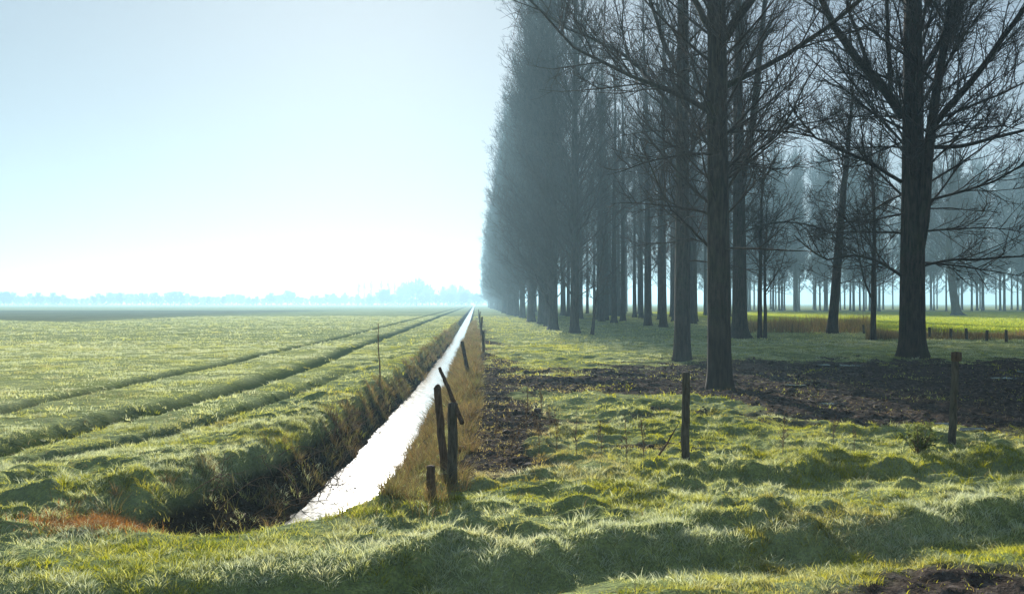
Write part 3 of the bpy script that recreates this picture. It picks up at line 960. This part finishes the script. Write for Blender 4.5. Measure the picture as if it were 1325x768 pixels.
# ---- trees and hedges on the horizon, left -----------------------------------
def round_tree(seed, H, spread, z0, name, tw=0.035, nprim=44, d2=1.6, d3=1.6):
    g = np.random.default_rng(seed)
    root = empty(name, (0, 0, 0))
    tp, tr = trunk_path(H * 0.92, H * 0.022, g, flare=0.2, n=16)
    trunk_mesh(tp, tr, g, 8).build('trunk', M_BARK, root)
    lf = lambda u: spread * np.interp(u, [0, 0.3, 0.6, 1], [0.75, 1.0, 0.95, 0.45])
    P1, R1 = primaries(tp, tr, H, z0, H * 0.9, nprim, lf, 80, 25, g, npts=6)
    crown_from(P1, R1, g, d2, d3, 0, tw).build('crown', M_TWIG, root)
    return root


hor_bush = [round_tree(301, 6, 3.6, 0.5, 'distant_bush', 0.04, 60, 2.2, 2.0), round_tree(302, 8, 4.6, 0.8, 'distant_bush', 0.04, 60, 2.0, 1.8)]
hor_round = [round_tree(303, 15, 6.5, 2.0, 'distant_tree', 0.04, 70, 1.8, 1.6)]
hor_tall = [round_tree(304, 26, 4.5, 5.0, 'distant_tall_tree', 0.03, 54, 1.0, 1.0), round_tree(305, 24, 4.0, 6.0, 'distant_tall_tree', 0.03, 50, 1.0, 1.0)]
HY = 640.0


def hput(protos, px, sc, label, group, dy=0.0):
    q = at_y(px, 392, HY + dy)
    put(protos, q[0], q[1], sc, label, group)


px = -30
while px < 640:
    tall = vnoise(np.array([px * 0.03]), np.array([0.5]), 7)[0]
    hput(hor_bush, px, 0.6 + 0.85 * tall, 'low bush in the pale hazy line along the far horizon', 'bushes along the far horizon', rng.uniform(-40, 60))
    px += rng.uniform(4.5, 8.0)
for px, sc in [(312, 0.5), (322, 0.42), (446, 0.65), (462, 0.55), (524, 1.1), (531, 1.15), (539, 1.25), (547, 1.2), (556, 1.0), (516, 0.85), (574, 0.9), (586, 1.0), (597, 0.95), (606, 0.8), (432, 0.6), (478, 0.6), (492, 0.7)]:
    hput(hor_round, px, sc, 'rounded faint tree rising above the bushes on the hazy horizon', 'rounded trees on the far horizon', rng.uniform(0, 50))
for px, sc in [(464, 0.92), (471, 0.98), (480, 1.0), (494, 1.02), (503, 1.0), (510, 0.96), (519, 1.0), (526, 0.95), (583, 0.85), (589, 0.9)]:
    hput(hor_tall, px, sc, 'tall faint tree fading into the haze on the far horizon', 'tall trees on the far horizon', rng.uniform(120, 170))

# ------------------------------------------------------------------ fence posts and stakes
def post(name, label, p0, p1, r, mat, sides=12, group=None, knob=None, seed=1, taper=0.92, cut=0.0, cat='fence post'):
    """a round wooden post from the ground point p0 to the head p1, worn, with a slightly rounded top"""
    g = np.random.default_rng(seed)
    b = np.array(p0, float)
    root = empty(name, b)
    d = np.array(p1, float) - b
    n = 12
    t = np.linspace(0, 1, n)
    t = np.concatenate([[-0.25 / max(np.linalg.norm(d), 0.3)], t])
    P = d[None] * t[:, None]
    P[1:-1, :2] += g.normal(0, 0.0035, (n - 1, 2))
    R = r * (1 + (taper - 1) * np.clip(t, 0, 1)) * (1 + g.normal(0, 0.02, len(t)))
    # rounded head
    dn = d / np.linalg.norm(d)
    head = np.stack([P[-1] + dn * r * 0.18, P[-1] + dn * r * 0.26])
    P = np.concatenate([P, head]); R = np.concatenate([R, [R[-1] * 0.82, 0.002]])
    s = Soup(); tubes(s, P[None], R[None], sides)
    V = s.v[0]
    C = np.repeat(P, sides, 0)
    ang = np.tile(np.arange(sides), len(P)) * 2 * PI / sides
    s.v[0] = C + (V - C) * (1 + 0.06 * np.sin(3 * ang + seed) + 0.05 * np.sin(5 * ang + seed * 2))[:, None]
    s.v[0][:, 2] += cut * np.repeat((t_ := np.concatenate([np.zeros(len(P) - 3), [1, 1, 1]])), sides) * np.cos(ang) * r
    s.build('shaft', mat, root)
    # wire staples on the side of the post
    for hgt in (knob or []):
        c = d * hgt
        st = Soup()
        a = np.linspace(0, PI, 7)
        ps = np.stack([c[0] + 0.016 * np.cos(a), np.full(7, c[1] - r * 0.92 - 0.02 * np.sin(a)), c[2] + 0 * a], -1)
        tubes(st, ps[None], np.full((1, 7), 0.004), 6)
        st.build('staple', M_IRON, root)
    tag(root, label, cat, group)
    return root


m, nt, out = new_mat('rusty iron')
tc = nd(nt, 'ShaderNodeTexCoord')
p_ = nd(nt, 'ShaderNodeBsdfPrincipled', inp={'Roughness': 0.7, 'Metallic': 0.4})
nt.links.new(ramp(nt, noise(nt, tc.outputs['Object'], 60, 3), [(0.3, (0.05, 0.03, 0.02)), (0.7, (0.16, 0.08, 0.05))]), p_.inputs['Base Color'])
nt.links.new(p_.outputs[0], out.inputs['Surface'])
M_IRON = m


def ground_at(px, py):
    p = at(px, py)
    for _ in range(6):
        p = at(px, py, hz(p[0], p[1]))
    return p


def std(px, py, ptx, pty, dy=0.0, lift=0.0):
    b = ground_at(px, py)
    return b, at_y(ptx, pty, b[1] + dy)


b, t = std(887, 598, 888, 482); post('fence_post', 'grey wooden fence post in the middle of the grass before the nearest trunk', b, t, 0.047, M_POST, knob=[0.62, 0.83], seed=3)
b, t = std(1232, 573, 1237, 462); r1 = post('fence_post', 'wooden fence post with a block on its head, at the right edge by the puddle', b, t, 0.050, M_POST, knob=[0.5], seed=5)
# the block on the head of the right post
s = Soup(); hb = np.array(t) - np.array(b)
P = np.stack([hb + [0.005, 0, -0.05], hb + [0.006, 0, 0.02], hb + [0.006, 0, 0.07], hb + [0.006, 0, 0.078]])
tubes(s, P[None], np.array([[0.066, 0.07, 0.066, 0.002]]), 8); s.build('head_block', M_STAKE, r1)
b, t = std(585, 625, 586, 522); post('fence_post', 'stout dark fence post on the ditch edge with a stake leaning on it', b, t, 0.055, M_POST, knob=[0.7], seed=7)
b2, t2 = std(576, 612, 566, 502, 0.1); post('wooden_stake', 'brown leaning stake standing against the stout post at the ditch edge', b2, t2, 0.048, M_STAKE, seed=9, sides=9, cat='stake', cut=0.8)
d0 = at_y(589, 525, b[1] + 0.02); d1 = at_y(569, 476, b[1] + 0.45)
post('broken_stick', 'thin broken stick jutting up to the left from the head of the stout post', d0, d1, 0.026, M_STAKE, seed=11, sides=8, cat='stick', taper=0.7)
b, t = std(557, 638, 557, 603); post('post_stump', 'short sawn post stump in the brown grass of the ditch bank', b, t, 0.045, M_STAKE, seed=13, cat='post')
b, t = std(606, 483, 598, 442, 0.3); post('fence_post', 'tilted fence post on the ditch edge beside the bright water', b, t, 0.055, M_POST, seed=15, taper=0.85)
b, t = std(626, 457, 625, 428); post('fence_post', 'upright thin fence post on the ditch edge beyond the tilted one', b, t, 0.055, M_POST, seed=17)
for j, (px, py, h) in enumerate([(622, 436, 1.1), (621.5, 425, 1.1), (620.5, 418, 1.1), (619.5, 412, 1.1)]):
    b = ground_at(px, py); post('fence_post', 'tiny far fence post on the ditch edge near the vanishing point', b, b + [rng.normal(0, 0.05), 0, h], 0.055, M_POST, seed=20 + j, group='far fence posts along the ditch')
# short pegs along the edge of the sunlit field
peg_px = [(1203, 438), (1230, 439), (1251, 440), (1277, 441), (1302, 443), (1118, 431), (1328, 444)]
for j, (px, py) in enumerate(peg_px):
    b = at(px, py)
    L = 'short dark fence peg at the shaded edge of the sunlit green field' if px != 1118 else 'single short dark peg in the brown reeds left of the thin young tree'
    post('fence_peg', L, b, b + [rng.normal(0, 0.02), 0, 0.5 + rng.uniform(0, 0.12)], 0.075, M_POST, seed=40 + j, sides=8, cat='fence peg', group='short fence pegs at the field edge' if px != 1118 else None)

# ------------------------------------------------------------------ brown reeds and hedge before the green field
g = np.random.default_rng(501)


def reed_patch(name, pxa, pxb, ya, yb, n, h, label=None, w=0.03):
    px = g.uniform(pxa, pxb, n); py = g.uniform(ya, yb, n)
    pts = np.array([at(a, b) for a, b in zip(px, py)])
    hh = h * g.uniform(0.5, 1.2, n) * (0.15 + 1.3 * vnoise(pts[:, 0] * 0.6, pts[:, 1] * 0.3, 9))
    global rng
    o = blades(name, M_DRY, pts[:, 0], pts[:, 1], hh, np.full(n, w), 0.25, 2, g.uniform(0, 0.15, n), np.clip(g.normal(0.85, 0.15, n), 0, 1))
    return o


reed_patch('reeds', 962, 1126, 418, 431, 4800, 0.95)
reed_patch('dry_weeds', 1120, 1330, 434, 440, 5000, 0.5)

# ------------------------------------------------------------------ dead weed stalks
def weed(seed, H, thick=1.0):
    g = np.random.default_rng(seed)
    root = empty('dead_weed', (0, 0, 0))
    P = grow_paths(np.zeros((1, 3)), norm(np.array([[g.normal(0, 0.1), g.normal(0, 0.1), 1.0]])), np.array([H]), 8, 0.05, 0.03, g)
    R = np.linspace(0.006, 0.0022, 8)[None] * thick
    s = Soup(); tubes(s, P, R, 5); s.build('stalk', M_DEADSTALK, root)
    s = Soup()
    P2, R2 = spawn(P, R, 16 / H, 0.25, 1.0, lambda l, t: 0.22 * l * (1.1 - 0.7 * t), 38, 0.3, 4, 0.6, 0.0016, 0.08, 0.05, g)
    tubes(s, P2, R2, 4)
    P3, R3 = spawn(P2, R2, 14, 0.5, 1.0, lambda l, t: 0.05 + 0 * l, 45, 0.2, 3, 0.8, 0.002, 0.1, 0.0, g)
    tubes(s, P3, R3 * 1.6, 4)
    s.build('side_shoots', M_DEADSTALK, root)
    return root


m, nt, out = new_mat('dead stalk')
tc = nd(nt, 'ShaderNodeTexCoord')
p_ = nd(nt, 'ShaderNodeBsdfPrincipled', inp={'Roughness': 0.85})
nt.links.new(ramp(nt, noise(nt, tc.outputs['Object'], 12, 3), [(0.3, (0.11, 0.06, 0.03)), (0.7, (0.26, 0.16, 0.08))]), p_.inputs['Base Color'])
nt.links.new(p_.outputs[0], out.inputs['Surface'])
M_DEADSTALK = m
wp = [weed(601, 0.75), weed(602, 0.6)]
for px, py in [(680, 575), (694, 568), (697, 590), (712, 560), (720, 585), (669, 590), (661, 600), (774, 580), (778, 600), (655, 560), (640, 575), (700, 545), (812, 600), (1012, 588), (1078, 585), (1105, 584), (746, 595), (832, 596)]:
    p = ground_at(px, py)
    o = put(wp, p[0], p[1], rng.uniform(0.55, 1.05), 'thin brown dead weed stalk standing in the rough grass right of the ditch', 'dead weed stalks right of the ditch', 'weed')
p = at(492, 492); w_ = weed(603, 1.35, 3.6); place(w_, p[0], p[1], 1.0, 1.0, 'tall dead weed standing alone on the left bank of the ditch', 'weed')
if 'group' in w_: del w_['group']

# a dry branch leaning against the middle post
b = ground_at(842, 600)
P = np.array([[0, 0, -0.02], [0.10, 0.02, 0.10], [0.19, 0.03, 0.22], [0.27, 0.02, 0.36], [0.33, 0.0, 0.47]])
s = Soup(); tubes(s, P[None], np.array([[0.014, 0.013, 0.011, 0.009, 0.004]]), 6)
br = s.build('dead_branch', M_STAKE); br.location = b
tag(br, 'dry bent branch sticking out of the grass left of the middle fence post', 'branch')

# bramble canes hanging on the left ditch bank
g = np.random.default_rng(701)
N = 42
yy = g.uniform(9.0, 15.5, N)
xx = lip_l(yy) + g.uniform(0.15, 0.9, N)
zz = height(xx, yy)
az = g.uniform(0, 2 * PI, N)
d = np.stack([np.cos(az) * 0.6 + 0.3, np.sin(az) * 0.6, np.full(N, 0.8)], -1)
P = grow_paths(np.stack([xx, yy, zz], -1), norm(d), g.uniform(0.4, 1.0, N), 9, 0.12, -0.14, g)
root = empty('bramble', (-2.9, 12.0, hz(-2.9, 12.0)))
P = P - np.array(root.location)
for k in range(N):
    Rk = np.linspace(0.006, 0.002, 9)[None]
    s = Soup(); tubes(s, P[k:k + 1], Rk, 5)
    P2, R2 = spawn(P[k:k + 1], Rk, 7, 0.2, 1, lambda l, t: 0.25 * l, 50, 0.1, 5, 0.6, 0.0018, 0.1, -0.03, g)
    tubes(s, P2, R2, 4)
    s.build('cane', M_DEADSTALK, root)
tag(root, 'tangle of dead bramble canes on the dark left bank of the ditch', 'bramble')

# ------------------------------------------------------------------ the small green shrub by the right post
M_LEAF = blade_material('shrub leaves', (0.10, 0.15, 0.03), (0.20, 0.24, 0.06), (0.2, 0.2, 0.05), (0.2, 0.2, 0.05), (0.5, 0.55, 0.5), 0.5)
g = np.random.default_rng(801)
b = ground_at(1187, 588)
root = empty('green_shrub', b)
P = grow_paths(np.zeros((16, 3)), norm(np.stack([g.normal(0, 0.35, 16), g.normal(0, 0.35, 16), np.ones(16)], -1)), g.uniform(0.22, 0.42, 16), 6, 0.08, 0.05, g)
R = np.broadcast_to(np.linspace(0.005, 0.002, 6), (16, 6))
s = Soup(); tubes(s, P, R, 5)
P2, R2 = spawn(P, R, 26, 0.2, 1.0, lambda l, t: 0.25 * l, 48, 0.2, 4, 0.7, 0.0015, 0.1, 0.03, g)
tubes(s, P2, R2, 4); s.build('stems', M_DEADSTALK, root)
idx = g.integers(0, len(P2), 1500); pos, tan, _ = sample(P2, R2, idx, g.uniform(0, 1, 1500))
dv = norm(tan + g.normal(0, 0.6, (1500, 3))); sd = norm(np.cross(dv, g.normal(0, 1, (1500, 3))))
ln = g.uniform(0.022, 0.045, 1500)[:, None]
V = np.stack([pos, pos + dv * ln * 0.5 + sd * ln * 0.24, pos + dv * ln, pos + dv * ln * 0.5 - sd * ln * 0.24], 1).reshape(-1, 3)
rr = np.repeat(g.uniform(0, 1, 1500), 4)
mesh_obj('foliage', V, np.arange(6000).reshape(-1, 4), mat=M_LEAF, parent=root, smooth=False, attrs={'look': np.stack([rr * 0.15, rr * 0, rr], -1)})
tag(root, 'small bushy green shrub in the grass left of the right fence post', 'shrub')

# ------------------------------------------------------------------ haze
hb = np.array([[x, y, z] for x in (-2100, 2100) for y in (-160, 2100) for z in (-3.0, 42.0)], float)
HQ = [[0, 1, 3, 2], [4, 6, 7, 5], [0, 4, 5, 1], [2, 3, 7, 6], [0, 2, 6, 4], [1, 5, 7, 3]]
m, nt, out = new_mat('morning haze')
HAZE_DENSITY = 0.0011
vol = nd(nt, 'ShaderNodeVolumePrincipled', inp={'Density': HAZE_DENSITY, 'Anisotropy': 0.42, 'Color': (0.49, 0.79, 0.98, 1)})
nt.links.new(vol.outputs[0], out.inputs['Volume'])
haze = mesh_obj('haze', hb, HQ, mat=m, smooth=False)
tag(haze, kind='stuff')

# ------------------------------------------------------------------ light
SUN_EL = math.radians(19.5)
SUN_AZ = math.radians(-6.7)       # from +Y, negative = to the left
world = bpy.data.worlds.new('World')
scene.world = world
world.use_nodes = True
wn = world.node_tree
bg = wn.nodes['Background']
sky = wn.nodes.new('ShaderNodeTexSky')
sky.sky_type = 'NISHITA'
sky.sun_disc = False
sky.sun_elevation = SUN_EL
sky.sun_rotation = SUN_AZ
sky.air_density = 1.0
sky.dust_density = 0.45
sky.ozone_density = 3.0
gm = wn.nodes.new('ShaderNodeGamma'); gm.inputs['Gamma'].default_value = 0.35
wn.links.new(sky.outputs[0], gm.inputs['Color'])
ml = wn.nodes.new('ShaderNodeMix'); ml.data_type = 'RGBA'; ml.blend_type = 'MULTIPLY'; ml.clamp_result = False
ml.inputs['Factor'].default_value = 1.0
ml.inputs['B'].default_value = (1.45, 1.53, 1.60, 1)
hs = wn.nodes.new('ShaderNodeHueSaturation'); hs.inputs['Saturation'].default_value = 1.05
wn.links.new(gm.outputs[0], hs.inputs['Color'])
wn.links.new(hs.outputs[0], ml.inputs['A'])
wn.links.new(ml.outputs['Result'], bg.inputs['Color'])
bg.inputs['Strength'].default_value = 0.10

sd_ = bpy.data.lights.new('sun', 'SUN')
sd_.energy = 5.0
sd_.angle = math.radians(0.5)
sd_.color = (1.0, 0.95, 0.86)
sun = bpy.data.objects.new('sun', sd_)
COL.objects.link(sun)
from mathutils import Vector
to_sun = Vector((math.sin(SUN_AZ) * math.cos(SUN_EL), math.cos(SUN_AZ) * math.cos(SUN_EL), math.sin(SUN_EL)))
sun.rotation_euler = to_sun.to_track_quat('Z', 'Y').to_euler()

# ------------------------------------------------------------------ camera and render
cd = bpy.data.cameras.new('camera')
cd.sensor_width = 36.0
cd.lens = FPX / 1325.0 * 36.0
cd.clip_end = 8000
cam = bpy.data.objects.new('camera', cd)
COL.objects.link(cam)
cam.location = (0, 0, CAM_H)
cam.rotation_euler = (PI / 2 + PITCH, 0, -YAW)
scene.camera = cam

scene.view_settings.view_transform = 'Standard'
scene.view_settings.look = 'None'
scene.view_settings.exposure = 0.84
scene.view_settings.gamma = 1.0
scene.view_settings.use_curve_mapping = False
cy = scene.cycles
cy.use_denoising = True
cy.max_bounces = 6
cy.diffuse_bounces = 3
cy.glossy_bounces = 3
cy.transmission_bounces = 4
cy.volume_bounces = 1
cy.sample_clamp_indirect = 6.0
